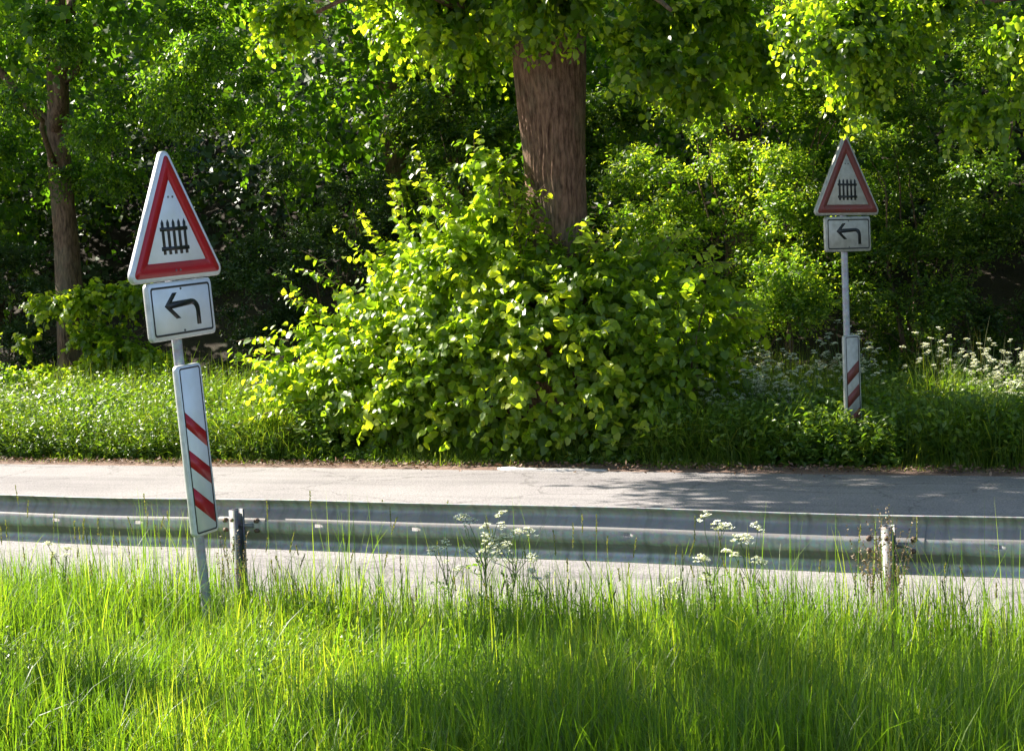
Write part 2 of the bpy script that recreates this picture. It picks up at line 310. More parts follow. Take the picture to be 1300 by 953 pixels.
# ------------------------------------------------------------------ polygons / plates
def poly_round(pts, rad, n=8):
    """rounded convex polygon"""
    out = []; N = len(pts)
    for q in range(N):
        p = Vector(pts[q]); a = (Vector(pts[q-1])-p).normalized(); b = (Vector(pts[(q+1) % N])-p).normalized()
        half = a.angle(b)/2; d = rad/math.tan(half); ce = p+(a+b).normalized()*(rad/math.sin(half))
        s = p+a*d-ce; e = p+b*d-ce; ang = math.atan2(s.x*e.y-s.y*e.x, s.dot(e))
        for m in range(n+1):
            t = ang*m/n; out.append((ce.x+s.x*math.cos(t)-s.y*math.sin(t), ce.y+s.x*math.sin(t)+s.y*math.cos(t)))
    return out
# plate space: a = right, b = up, d = out of the face; mesh coordinates are (a, -d, b)
def solid(name, loops, mat, parent, smooth=False):
    """loops: list of (outline, d) from back to front -> closed solid"""
    n = len(loops[0][0]); V = []
    for o, d in loops: V += [(x, -d, y) for x, y in o]
    F4 = []
    for k in range(len(loops)-1):
        for q in range(n): F4.append((k*n+q, k*n+(q+1) % n, (k+1)*n+(q+1) % n, (k+1)*n+q))
    me = np_mesh(name, np.array(V), [np.array(F4), np.arange(n)[::-1][None], ((len(loops)-1)*n+np.arange(n))[None]], mat)
    return link(name, me, parent)
def sheet(name, polys, d, th, mat, parent):
    """polys: list of simple outlines, each an extruded thin film"""
    Vs = []; Fs = []; n0 = 0
    for o in polys:
        n = len(o); Vs += [(x, -d, y) for x, y in o]+[(x, -d-th, y) for x, y in o]
        Fs.append(np.array([(n0+q, n0+(q+1) % n, n0+n+(q+1) % n, n0+n+q) for q in range(n)])); Fs.append((n0+n+np.arange(n))[None]); Fs.append((n0+np.arange(n))[::-1][None]); n0 += 2*n
    return link(name, np_mesh(name, np.array(Vs), Fs, mat), parent)
def ring(name, outer, inner, d, th, mat, parent):
    n = len(outer); V = [(x, -d, y) for x, y in outer]+[(x, -d, y) for x, y in inner]+[(x, -d-th, y) for x, y in outer]+[(x, -d-th, y) for x, y in inner]
    F = []
    for q in range(n):
        p = (q+1) % n; F += [(2*n+q, 2*n+p, 3*n+p, 3*n+q), (q, p, 2*n+p, 2*n+q), (n+p, n+q, 3*n+q, 3*n+p), (p, q, n+q, n+p)]
    return link(name, np_mesh(name, np.array(V), np.array(F), mat), parent)
def tri_pts(ap, cz): return [(-ap*math.sqrt(3), cz-ap), (ap*math.sqrt(3), cz-ap), (0, cz+2*ap)]
def rect_pts(w_, h_, cz): return [(-w_/2, cz-h_/2), (w_/2, cz-h_/2), (w_/2, cz+h_/2), (-w_/2, cz+h_/2)]
def inset_plate(name, shape, t, mat, parent, grow, d0=.035, n=8, rad=.03):
    """folded-edge plate with a slightly rounded rim. grow(e, r) gives the outline moved inwards by e"""
    return solid(name, [(grow(.004, rad), d0), (grow(0, rad), d0+.004), (grow(0, rad), d0+t-.004), (grow(.004, rad), d0+t)], mat, parent)
def build_sign(name, base, hd, l1, l2, zt, zr, zb, s, bw, stripes, old, pole_r, label, twist=(0, 0, 0), top=None):
    root = empty(name, base)
    up = Vector((l1, l2, 1)).normalized(); n = Vector((math.sin(hd), -math.cos(hd), 0)); n = (n-up*n.dot(up)).normalized(); x = up.cross(n)
    m = Matrix((x, -n, up)).transposed(); root.rotation_euler = m.to_euler()
    tag(root, label, 'road sign', 'level crossing signs on leaning posts')
    W_, Rd, rim = (M_whiteold, M_redold, M_rimold) if old else (M_white, M_red, M_rim)
    H = .9*s*math.sqrt(3)/2; cz = zt+H/3; d0 = .032; t = .034; F0 = d0+t
    ptop = zt+H*.62
    tube_obj('post', [(0, 0, z) for z in np.linspace(-.4, ptop, 14)], pole_r, M_pole, root, 24)
    # triangle
    g = lambda e, r_: poly_round(tri_pts(H/3-e, cz), r_)
    tri = inset_plate('triangle_plate', None, t, rim, root, g, d0, rad=.045)
    sheet('white_face', [poly_round(tri_pts(H/3-.008, cz), .04)], F0, .0015, W_, tri)
    a_, b_ = H/3-.025, H/3-.104
    ring('red_border', poly_round(tri_pts(a_, cz), .022), poly_round(tri_pts(b_, cz), .004), F0+.0015, .0012, Rd, tri)
    zb0 = cz-b_+.045; wS = .255*s; hS = .2*s; pol = []
    pw = .025*s
    for q in range(5):
        xc = -wS/2+wS*(q+.5)/5; pol.append([(xc-pw/2, zb0), (xc+pw/2, zb0), (xc+pw/2, zb0+hS-.02), (xc, zb0+hS), (xc-pw/2, zb0+hS-.02)])
    sheet('gate_pales', pol, F0+.0015, .0012, M_black, tri)
    sheet('gate_rails', [[(-wS/2, zb0+y0), (wS/2, zb0+y0), (wS/2, zb0+y0+.022), (-wS/2, zb0+y0+.022)] for y0 in (.022, hS-.068)], F0+.0012, .0022, M_black, tri)
    # arrow plate
    w2, h2 = .6*s, .33*s
    g = lambda e, r_: poly_round(rect_pts(w2-2*e, h2-2*e, zr), r_)
    rp = inset_plate('arrow_plate', None, t, rim, root, g, d0, rad=.03)
    sheet('white_face', [poly_round(rect_pts(w2-.016, h2-.016, zr), .026)], F0, .0015, W_, rp)
    ring('black_border', poly_round(rect_pts(w2-.05, h2-.05, zr), .02), poly_round(rect_pts(w2-.074, h2-.074, zr), .012), F0+.0015, .001, M_black, rp)
    U = lambda uu, vv: ((uu-.5)*(w2-.06), zr+(.5-vv)*(h2-.06))
    cv = [U(.66+.14*math.sin(q/8*math.pi/2), .30+.24*(1-math.cos(q/8*math.pi/2))) for q in range(9)]
    ci = [U(.66+.07*math.sin(q/8*math.pi/2), .42+.14*(1-math.cos(q/8*math.pi/2))) for q in range(9)]
    arrow = [U(.2, .40), U(.35, .13), U(.43, .13), U(.33, .315)]+cv+[U(.80, .86), U(.73, .86)]+ci[::-1]+[U(.32, .46), U(.46, .68), U(.38, .68)]
    sheet('arrow', [arrow], F0+.0015, .0012, M_black, rp)
    for (bx, bz, pp) in ((-.02, cz+2*b_-.10, tri), (.02, cz+2*b_-.10, tri), (-.02, cz-a_+.03, tri), (.02, cz-a_+.03, tri), (0, zr+h2/2-.045, rp), (0, zr-h2/2+.045, rp)):
        V, F = tube([(bx, -F0-.001, bz), (bx, -F0-.006, bz)], [.007, .006], 8); link('bolt', np_mesh('bolt', V, F, M_post), pp)
    # striped marker board, slightly turned on its own clamps
    hb = 1.0
    mb = solid('marker_board', [(poly_round(rect_pts(bw-2*e, hb-2*e, 0), .028), d) for e, d in ((.004, d0), (0, d0+.004), (0, F0-.004), (.004, F0))], rim, root)
    mb.location = (twist[0], 0, zb+hb/2); mb.rotation_euler = (twist[2], twist[1], 0)
    sheet('white_face', [poly_round(rect_pts(bw-.016, hb-.016, 0), .024)], F0, .0015, W_, mb)
    iw, ih = bw-.07, hb-.05
    ring('black_border', poly_round(rect_pts(bw-.040, hb-.030, 0), .018), poly_round(rect_pts(bw-.058, hb-.048, 0), .010), F0+.0015, .001, M_black, mb)
    for (yl, yr, hh) in stripes:
        e = (bw-.060)/2
        pol = [(-e, .5-yl-hh), (e, .5-yr-hh), (e, .5-yr), (-e, .5-yl)]
        zlim = .476
        pol = [(a, max(-zlim, min(zlim, b))) for a, b in pol]
        sheet('red_stripe', [pol], F0+.0014, .0012, Rd, mb)
    # clamps behind the plates
    for z in (zt+.12, zt+.42, zr+.08, zr-.08, zb+.18, zb+.82):
        V, F = tube([(0, 0, z-.018), (0, 0, z+.018)], pole_r+.006, 20)
        V2, F2 = tube([(-.055, -d0+.012, z), (.055, -d0+.012, z)], .012, 8)
        me = np_mesh('clamp', np.concatenate([V, V2]), F+[x+len(V) for x in F2], M_post, smooth=False); link('clamp', me, root)
    V, F = tube([(0, 0, ptop), (0, 0, ptop+.012)], [pole_r+.003, pole_r*.8], 20); link('post_cap', np_mesh('post_cap', V, F, M_post), root)
    return root
ST_L = [(.27, .405, .09), (.49, .615, .10), (.71, .84, .105)]
build_sign('level_crossing_sign', (-6.0759, -.4505, 0), 1.5574, -.0348, -.0458, 2.1114, 1.9398, .6184, 1.008, .235, ST_L, False, .030,
           'clean bright red bordered gate warning sign on a leaning post in front of the guardrail', (0, 0, 0))
ST_R = [(.37, .25, .12), (.60, .485, .115), (.83, .715, .11)]
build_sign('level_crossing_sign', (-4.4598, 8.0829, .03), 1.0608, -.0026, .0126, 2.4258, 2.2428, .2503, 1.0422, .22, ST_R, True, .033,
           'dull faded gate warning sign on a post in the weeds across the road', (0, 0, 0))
# ------------------------------------------------------------------ guardrail
def guardrail():
    root = empty('guardrail', (-6.173, 0, 0))
    tag(root, 'weathered galvanised steel crash barrier running along the near road edge', 'guardrail')
    # W profile seen from behind (y towards camera negative): z from .75 down to .44
    prof = [(.030, .748), (.018, .752), (.022, .742), (.052, .722), (.060, .700), (.056, .684), (.010, .636), (.001, .625), (-.001, .595), (.001, .563), (.010, .552), (.056, .506), (.060, .490), (.052, .468), (.022, .448), (.018, .440), (.030, .444)]
    # refine profile
    P = np.array(prof); seg = [0]+list(np.cumsum(np.linalg.norm(np.diff(P, axis=0), axis=1)))
    tt = np.linspace(0, seg[-1], 61); yy = np.interp(tt, seg, P[:, 0]); zz = np.interp(tt, seg, P[:, 1])
    k = np.array([.25, .5, .25])
    for _ in range(3):
        yy[1:-1] = np.convolve(yy, k, 'valid'); zz[1:-1] = np.convolve(zz, k, 'valid')
    iz = np.where((zz > .582) & (zz < .610))[0]; ia, ib = iz[0], iz[-1]
    L0 = -60; L1 = 60; slots = np.arange(-59.9, 60, .665)
    off = (-4.10+6.173) % .665; slots = np.arange(-60+off, 60, .665)
    xs_ = np.unique(np.round(np.concatenate([np.arange(L0, L1+.01, .25), slots-.02, slots+.02, slots-.045, slots+.045]), 4))
    n = len(xs_); m = len(yy); dz = .004*np.sin(xs_*1.1)+.003*np.sin(xs_*2.7+1); dy = .006*np.sin(xs_*.9+.5)
    V = np.stack([np.repeat(xs_, m), (yy[None]+dy[:, None]).ravel(), (zz[None]+dz[:, None]).ravel()], 1)
    i, j = np.meshgrid(np.arange(n-1), np.arange(m-1), indexing='ij'); mid = (xs_[:-1]+xs_[1:])/2
    isl = np.min(np.abs(mid[:, None]-slots[None]), 1) < .019
    keep = ~(isl[:, None] & ((np.arange(m-1) >= ia) & (np.arange(m-1) < ib))[None]); keep = keep.ravel(); i = i.ravel()[keep]; j = j.ravel()[keep]
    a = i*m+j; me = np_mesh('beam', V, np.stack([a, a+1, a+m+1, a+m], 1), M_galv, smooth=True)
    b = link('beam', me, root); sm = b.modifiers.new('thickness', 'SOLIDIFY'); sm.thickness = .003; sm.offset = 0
    # splice sleeves (overlap) every 4 m beside a post
    for kk in range(-7, 8):
        xp = kk*4+.05
        # C-section post: web and two flanges
        D_, B_, th = .085, .055, .005
        sec = [(0, -D_), (B_, -D_), (B_, -D_+.016), (B_-th, -D_+.016), (B_-th, -D_+th), (th, -D_+th), (th, -th), (B_-th, -th), (B_-th, -.016), (B_, -.016), (B_, 0), (0, 0)]
        # turned so that the closed web faces the road and the flank shows to the camera
        ns = len(sec); V = []
        lean = random.uniform(-.006, .012)
        for z in (-.5, .70): V += [(xp-.025+x_+lean*z, y_-.012, z) for x_, y_ in sec]
        F4 = [(q, (q+1) % ns, ns+(q+1) % ns, ns+q) for q in range(ns)]
        p_ = link('rail_post', np_mesh('rail_post', np.array(V), [np.array(F4), (ns+np.arange(ns))[None]], M_post), root)
        # spacer bracket between post and beam
        V, F = tube([(xp-.06, -.008, .595), (xp+.09, -.008, .595)], .016, 6); link('bracket', np_mesh('bracket', V, F, M_post), root)
        for (bx, bz) in ((.115, .625), (.115, .565), (-.115, .625), (-.115, .565)):
            V, F = tube([(xp+bx, .004, bz), (xp+bx, -.020, bz)], [.016, .014], 6); link('bolt', np_mesh('bolt', V, F, M_rust), root)
        V, F = tube([(xp, -.096, .64), (xp, -.106, .64)], [.014, .012], 6); link('bolt', np_mesh('bolt', V, F, M_rust), root)
        # overlap plate end: a second skin 0.32 m long, 4 mm behind
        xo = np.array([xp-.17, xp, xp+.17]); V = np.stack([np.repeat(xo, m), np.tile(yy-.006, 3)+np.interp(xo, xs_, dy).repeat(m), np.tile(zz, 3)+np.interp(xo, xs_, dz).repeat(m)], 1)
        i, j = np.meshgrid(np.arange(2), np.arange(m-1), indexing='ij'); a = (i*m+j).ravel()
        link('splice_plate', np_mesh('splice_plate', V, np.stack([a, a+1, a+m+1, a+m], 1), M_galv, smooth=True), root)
    return root
guardrail()
# pale concrete edging piece at the far edge of the road
def slab():
    o = [(-.60, -.03), (-.42, -.10), (-.15, -.085), (.1, -.10), (.35, -.05), (.62, -.055), (.64, -.02), (.3, .02), (-.1, .03), (-.5, .05)]
    V = [(x, y, -.02) for x, y in o]+[(x, y, .016+.006*math.sin(9*x+5*y)) for x, y in o]; n = len(o)
    F = [np.array([(q, (q+1) % n, n+(q+1) % n, n+q) for q in range(n)]), (n+np.arange(n))[None]]
    o_ = link('edging_slab', np_mesh('edging_slab', np.array(V), F, M_slab)); o_.location = (-7.4, 7.36, .004)
    tag(o_, 'broken pale concrete edging piece at the foot of the leafy bush', 'edging slab')
slab()
# ------------------------------------------------------------------ trees
def tree(name, label, group, path, rad, limbs, mat_b, mat_l, parts, ridge=.012, seg=90, freq=30):
    root = empty(name, tuple(path[0])); o = np.array(path[0])
    tag(root, label, 'tree', group)
    t = link('trunk', trunk_mesh(np.array(path)-o, rad, seg, 170, ridge, mat_b, freq), root)
    for (a, b, ra, rb, sag) in limbs:
        tube_obj('limb', curve_pts(np.array(a)-o, np.array(b)-o, 10, sag), np.linspace(ra, rb, 10), mat_b, root, 9)
    acc = Acc()
    for p in parts: foliage(acc, **p)
    c = acc.obj('crown', mat_l, None); c.parent = root; c.matrix_parent_inverse = Matrix.Translation(-Vector(tuple(o)))
    return root
TG = 'broadleaf trees along the far side of the road'
# main lime tree
tp = [(-7.93, 8.95, -.1), (-7.93, 8.95, .6), (-7.92, 8.95, 1.6), (-7.91, 8.95, 2.6), (-7.92, 8.95, 3.6), (-7.92, 8.95, 4.6), (-7.93, 8.95, 5.6), (-7.95, 8.95, 7)]
tr = [.54, .40, .325, .315, .365, .42, .40, .25]
lim = [((-8.1, 8.95, 4.6), (-10.4, 8.4, 7.5), .2, .06, .3), ((-7.75, 8.9, 4.9), (-5.4, 8.2, 7.8), .2, .06, .3), ((-7.9, 8.8, 5.2), (-10.2, 5.2, 6.9), .16, .05, .5),
       ((-7.9, 9.1, 5.0), (-8.4, 11.8, 8), .18, .05, .3), ((-7.95, 8.95, 6.5), (-7.6, 9, 12), .2, .05, 0), ((-8.2, 8.7, 4.7), (-9.9, 7.3, 4.9), .06, .02, .35), ((-7.6, 8.8, 4.8), (-6.1, 7.9, 4.6), .06, .02, .35)]
parts = [dict(lobes=[(-7.9, 8.8, 10.2, 3.6, 2.1, 3.6), (-9.8, 8.4, 8.4, 2.2, 1.2, 1.8), (-5.8, 8.8, 8.4, 2.4, 1.8, 2.2), (-11.0, 4.9, 6.9, 2.6, 1.5, 1.1), (-8.6, 4.7, 7.4, 1.8, 1.4, 1.2), (-12.4, 6.9, 7.0, 1.8, 1.2, 1.0), (-10.6, 6.7, 6.8, 1.6, 1.1, .9), (-8.2, 10.4, 10.5, 2.2, 1.4, 2.2)], n=3000, L=.6, k=8, size=.19, T=T_BIG, rmin=.65, updir=0),
         dict(lobes=[(-11.2, 5.0, 6.9, 2.5, 1.4, 1.0), (-12.4, 6.9, 7.0, 1.8, 1.2, .9), (-10.4, 6.7, 6.8, 1.6, 1.1, .8)], n=360, L=.5, k=8, size=.17, T=T_BIG, rmin=.2, updir=0),
         dict(lobes=clumps([(-9.6, 8.2, 5.0, 1.3, 1.1, .75), (-8.6, 8.1, 4.95, 1.2, .8, .55), (-7.0, 8.4, 4.95, 1.1, 1.0, .6), (-6.1, 8.3, 4.8, 1.2, 1.0, .95), (-5.4, 8.7, 5.0, 1.0, .9, .8), (-6.4, 9.3, 4.2, .9, .7, 1.0), (-9.3, 9.3, 5.0, 1.3, .9, 1.0)], 1.8, .42, .55), n=1900, L=.38, k=8, size=.10, T=T_LIME, rmin=.45, updir=-.45, hang=.7, up=.4, clump=.2)]
tree('lime_tree', 'large tree with a thick reddish brown ridged trunk rising out of the leafy bush', TG, tp, tr, lim, M_bark, M_limet, parts, .032, 220, 44)
# left tree
tp = [(-17.7, 12.4, 0), (-17.75, 12.4, 1.4), (-17.78, 12.45, 2.8), (-17.85, 12.5, 4.2), (-17.8, 12.5, 5.2), (-17.7, 12.5, 8)]
tr = [.30, .21, .19, .185, .17, .10]
lim = [((-17.8, 12.4, 4.5), (-16.7, 11.6, 6.2), .11, .05, .15), ((-17.85, 12.5, 4.4), (-19.2, 11.6, 6), .09, .03, .2), ((-17.8, 12.3, 4.0), (-17.0, 10.6, 4.9), .05, .02, .2),
       ((-16.7, 11.6, 6.2), (-14.3, 10.9, 6.2), .05, .015, .3), ((-17.7, 12.5, 5.2), (-15.7, 12.2, 6.9), .07, .02, .2), ((-17.75, 12.5, 6), (-17.9, 14.5, 8), .08, .02, .2)]
parts = [dict(lobes=[(-17.6, 12.8, 7.4, 3.4, 2.6, 2.0), (-15.2, 12.4, 7.2, 2.4, 2.0, 1.6), (-20, 12.6, 7.2, 2.6, 2.2, 1.8)], n=1400, L=.6, k=8, size=.17, T=T_BIG, rmin=.6, updir=0),
         dict(lobes=clumps([(-15.9, 11.4, 5.2, 2.0, 1.3, 1.0), (-14.2, 11.2, 5.1, 1.7, 1.2, 1.1), (-16.9, 11.4, 5.6, 1.1, .8, .6), (-19.3, 11.8, 4.9, 1.2, 1.0, 1.0), (-16.4, 12.6, 4.2, 1.6, 1.0, .8), (-14.6, 12.2, 4.1, 1.4, 1.0, .8), (-19, 12.6, 3.8, 1.2, 1, .9)], 1.9, .42, .5), n=4200, L=.34, k=9, size=.075, T=T_OVAL, rmin=.3, updir=-.2, hang=.5, up=.3, clump=.25)]
tree('broadleaf_tree', 'slender brown trunked tree with spreading small leaves on the left', TG, tp, tr, lim, M_bark2, M_left, parts, .01, 70, 24)
# right overhanging tree, its trunk just outside the frame
tp = [(-.9, 9.6, 0), (-.95, 9.6, 1.5), (-1.0, 9.6, 3), (-1.1, 9.6, 5), (-1.1, 9.6, 7.5)]
lim = [((-1.05, 9.6, 3.6), (-3.0, 6.4, 4.2), .12, .02, .35), ((-1.1, 9.6, 5), (-1.2, 9.2, 9), .14, .04, 0), ((-1.1, 9.6, 4.4), (-3.8, 9.2, 5.4), .1, .02, .3), ((-1, 9.6, 4.2), (1.2, 9.2, 6.5), .12, .03, .3)]
parts = [dict(lobes=[(-1.2, 9.5, 8, 3.2, 3.0, 3.0), (-3.0, 9.2, 6.6, 1.8, 2.0, 1.5), (1.2, 9.2, 7, 2.4, 2.6, 2.4)], n=1300, L=.6, k=8, size=.18, T=T_BIG, rmin=.65, updir=0),
         dict(lobes=clumps([(-3.3, 6.3, 4.0, .95, .55, .65), (-4.0, 6.4, 4.15, .7, .5, .5), (-2.5, 6.2, 3.55, .8, .55, .5), (-3.9, 8.2, 4.9, .9, .8, .7), (-2.2, 8.0, 4.4, 1.1, .8, .8)], 1.2, .33, .55), n=1700, L=.34, k=9, size=.07, T=T_LIME, rmin=.35, updir=-.4, hang=.7, up=.4, clump=.22)]
tree('lime_tree', 'bright green foliage of a tree hanging into the top right corner behind the faded sign', TG, tp, [.36, .26, .24, .22, .1], lim, M_bark, M_limet, parts)
# trees standing further along the verge, mostly outside the frame
def side_tree(x, y, h, rc, label, n=1300, low=2.6, name='broadleaf_tree'):
    tp = [(x, y, -.1), (x+.05, y, h*.25), (x, y+.1, h*.5), (x, y, h*.8)]
    lim = [((x, y, h*.35), (x+rc*.5, y-.3, h*.6), .1, .03, .2), ((x, y, h*.4), (x-rc*.5, y+.3, h*.62), .1, .03, .2), ((x, y, h*.45), (x, y+rc*.5, h*.7), .08, .02, .1)]
    hz = (h-low)/2
    parts = [dict(lobes=[(x, y, low+hz, rc*.8, rc*.8, hz), (x+rc*.45, y-.2, low+hz*.8, rc*.55, rc*.55, hz*.7), (x-rc*.45, y+.3, low+hz*.9, rc*.55, rc*.6, hz*.7)], n=n, L=.5, k=8, size=.17, T=T_BIG, rmin=.55, updir=0, clump=.25)]
    return tree(name, label, TG, tp, [.3, .2, .16, .06], lim, M_bark2, M_left, parts, .008, 50, 20)
# ------------------------------------------------------------------ the bush round the foot of the lime tree
def bush():
    root = empty('leafy_bush', (-8.4, 8.7, 0)); o = Vector((-8.4, 8.7, 0))
    tag(root, 'broad mound of large heart shaped light green leaves round the thick tree trunk', 'bush')
    acc = Acc()
    lobes = [(-8.2, 8.9, .8, 2.1, 1.15, 1.45), (-10.0, 8.75, .85, 1.25, 1.0, 1.05), (-9.3, 8.8, 1.75, 1.0, .85, .85), (-8.75, 8.65, 2.35, .55, .5, .6), (-8.5, 8.5, 2.95, .26, .25, .5), (-6.9, 8.9, 1.15, 1.1, 1.1, 1.15), (-10.9, 8.65, .85, .75, .7, .7), (-7.7, 8.5, 1.6, 1.1, .8, .75), (-8.0, 8.25, 1.0, 1.5, .6, 1.0), (-8.6, 8.3, 1.6, .9, .6, .9), (-8.1, 8.05, .7, 1.9, .4, .65)]
    foliage(acc, lobes, 3000, L=.36, k=8, size=.108, T=T_LIME, rmin=.62, updir=.1, hang=.75, up=.45, clump=.14, zmin=.12, power=.5)
    # longer shoots that break the outline
    P, N = lobe_pts([l for l in lobes], 260, .9, zmin=.5, clump=.15); keep = N[:, 2] > -.1; P = P[keep]; N = N[keep]
    D = norm(N+np.array([-.25, 0, .35])+rng.normal(0, .25, N.shape)); twigs(acc, P-D*.1, D, .35+.35*rng.random(len(P)), 9, .105, T_LIME, N, droop=.3, hang=.65, up=.45, young=.6)
    sh = [((-11.0, 8.6, 1.6), (-.6, -.1, .75), .75), ((-10.5, 8.6, 1.9), (-.65, 0, .6), .8), ((-10.0, 8.6, 2.3), (-.6, 0, .8), .75), ((-9.6, 8.6, 2.6), (-.3, 0, .95), .75), ((-9.1, 8.55, 2.8), (-.35, 0, .95), .8), ((-8.6, 8.5, 2.9), (-.1, 0, 1), .75),
          ((-11.3, 8.6, .9), (-1, 0, .25), .75), ((-11.2, 8.5, 1.2), (-1, 0, .5), .7), ((-10.9, 8.2, .6), (-.9, -.3, .1), .7), ((-11.0, 8.0, .35), (-.7, -.4, .0), .6), ((-8.3, 8.5, 2.6), (.5, -.2, .85), .75), ((-8.15, 8.4, 2.3), (.25, 0, 1), .8), ((-8.35, 8.4, 2.8), (0, 0, 1), .6), ((-7.95, 8.4, 2.2), (.15, 0, 1), .6), ((-8.9, 8.5, 2.7), (-.45, 0, .9), .7), ((-7.4, 8.5, 2.2), (.4, 0, .9), .5), ((-6.7, 8.7, 2.2), (.5, 0, .7), .5), ((-6.2, 8.7, 2.0), (.8, 0, .4), .5), ((-5.9, 8.6, 1.5), (1, 0, .2), .4)]
    st = []
    for (p, d, L) in sh:
        for q in range(3):
            pp = np.array([p])+rng.normal(0, .08, (1, 3)); dd = norm(np.array([d])+rng.normal(0, .18, (1, 3)))
            twigs(acc, pp, dd, L*(.7+.5*rng.random()), 11, .105, T_LIME, norm(dd+np.array([[0, -.8, .4]])), droop=.25, hang=.6, up=.45, young=.7, jit=.3)
            tt = np.linspace(0, 1, 6)[:, None]; a = pp+dd*L*tt; a[:, 2] -= .25*L*tt[:, 0]**2; st.append((a-np.array(o), np.linspace(.008, .003, 6), 5))
    c = acc.obj('leaves', M_lime, None); c.parent = root; c.matrix_parent_inverse = Matrix.Translation(-o)
    for q in range(90):
        th = rng.uniform(0, 2*np.pi); b = np.array([-8.1+rng.uniform(-2.6, 2.1), 8.85+rng.uniform(-.8, .9), rng.uniform(.5, 1.9)]); a0 = np.array([-8.0+.4*math.cos(th), 8.9+.4*math.sin(th), .0]) if q % 2 else np.array([b[0]*.8-8*.2, 8.8, 0])
        st.append((curve_pts(a0, b, 8, .15)-np.array(o), np.linspace(.016, .005, 8), 5))
    multi_tube('stems', st, M_bark2, root)
bush()
# ------------------------------------------------------------------ shrubs behind
SG = 'shrubs along the wood edge'
def shrub(name, label, lobes, n, size, mat, T=T_OVAL, L=.3, k=9, base=None, **kw):
    lobes = np.array(lobes, float); cl = kw.pop('cl', None); bx, by = (lobes[0][0], lobes[0][1]) if base is None else base; bz = float(gz(bx, by))
    root = empty(name, (bx, by, bz)); o = Vector((bx, by, bz)); tag(root, label, 'shrub', SG)
    acc = Acc(); foliage(acc, clumps(lobes, *cl) if cl else lobes, n, L=L, k=k, size=size, T=T, **kw)
    c = acc.obj('leaves', mat, None); c.parent = root; c.matrix_parent_inverse = Matrix.Translation(-o)
    st = []
    for q in range(14):
        l = lobes[rng.integers(len(lobes))]; b = l[:3]+rng.uniform(-.5, .5, 3)*l[3:6]
        if b[2] < bz+.4: continue
        st.append((curve_pts((bx+rng.uniform(-.3, .3), by+rng.uniform(-.3, .3), bz-.1), b, 9, .2)-np.array(o), np.linspace(.022, .005, 9), 6))
    multi_tube('stems', st, M_bark2, root)
    return root
kw = dict(rmin=.3, updir=.45, spread=.5, up=.7, hang=.12, jit=.35, young=.7, clump=.22, cl=(3.4, .34, .6))
shrub('small_leaved_shrub', 'tall sunlit yellow green small leaved shrub between the tree trunk and the faded sign', [(-7.2, 11.8, 1.6, 1.3, 1.0, 1.5), (-7.4, 11.8, 2.9, 1.2, .9, 1.0), (-6.2, 11.9, 2.2, 1.2, 1.0, 1.2), (-6.2, 12.2, 3.6, 1.3, .9, 1.1), (-7.0, 12.6, 4.6, 1.4, 1, 1.0), (-5.6, 12.9, 4.9, 1.2, .8, .8), (-8.3, 12.2, 2.0, .9, .8, 1.4)], 6800, .062, M_shrub, **kw)
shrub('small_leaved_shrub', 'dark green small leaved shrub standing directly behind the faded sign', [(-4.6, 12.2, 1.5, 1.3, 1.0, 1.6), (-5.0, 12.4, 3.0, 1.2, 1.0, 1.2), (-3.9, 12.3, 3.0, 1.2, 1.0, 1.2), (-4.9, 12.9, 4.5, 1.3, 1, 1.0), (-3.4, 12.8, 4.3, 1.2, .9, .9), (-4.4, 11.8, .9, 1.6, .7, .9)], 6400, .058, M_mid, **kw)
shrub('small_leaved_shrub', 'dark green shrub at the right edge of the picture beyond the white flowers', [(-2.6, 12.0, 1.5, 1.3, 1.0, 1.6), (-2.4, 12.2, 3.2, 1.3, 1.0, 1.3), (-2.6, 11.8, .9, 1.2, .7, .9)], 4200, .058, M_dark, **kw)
shrub('small_leaved_shrub', 'low sunlit sprouting shrub just right of the leafy mound behind white flowers', [(-5.95, 10.6, 1.0, .75, .6, .9), (-5.6, 10.6, 1.7, .45, .4, .5), (-6.4, 10.7, 1.5, .5, .4, .6)], 1500, .058, M_shrub, **kw)
shrub('hazel_shrub', 'mid green shrub in layered sprays left of the thick trunk', [(-10.6, 13.5, 3.4, 1.4, 1.1, 1.0), (-9.3, 13.2, 2.6, 1.3, 1.0, .9), (-11.6, 13.6, 2.5, 1.2, 1.0, .8), (-9.8, 13.8, 4.8, 1.5, 1, 1.0), (-12.2, 14, 4.4, 1.2, 1, .9), (-10.3, 13.8, 1.4, 1.6, 1, 1.2)], 5200, .085, M_mid, T_OVAL, **dict(kw, hang=.3))
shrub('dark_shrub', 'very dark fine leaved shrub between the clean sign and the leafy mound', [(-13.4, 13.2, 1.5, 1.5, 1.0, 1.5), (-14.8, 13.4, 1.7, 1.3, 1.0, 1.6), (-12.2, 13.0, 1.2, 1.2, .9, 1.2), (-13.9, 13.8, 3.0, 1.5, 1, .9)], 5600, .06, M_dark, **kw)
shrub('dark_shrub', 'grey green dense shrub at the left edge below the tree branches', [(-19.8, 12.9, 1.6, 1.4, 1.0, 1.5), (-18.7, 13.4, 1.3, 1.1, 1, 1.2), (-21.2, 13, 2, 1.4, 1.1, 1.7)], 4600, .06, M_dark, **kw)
shrub('broad_leaved_sapling', 'bright broad leaved sapling growth round the slender trunk foot', [(-17.2, 11.6, 1.2, .9, .7, 1.0), (-16.3, 11.6, .9, .7, .6, .8), (-16.6, 11.7, 1.7, .45, .4, .5), (-15.8, 11.8, 1.3, .6, .5, .7)], 750, .095, M_lime, T_LIME, **dict(kw, hang=.6, updir=.1))
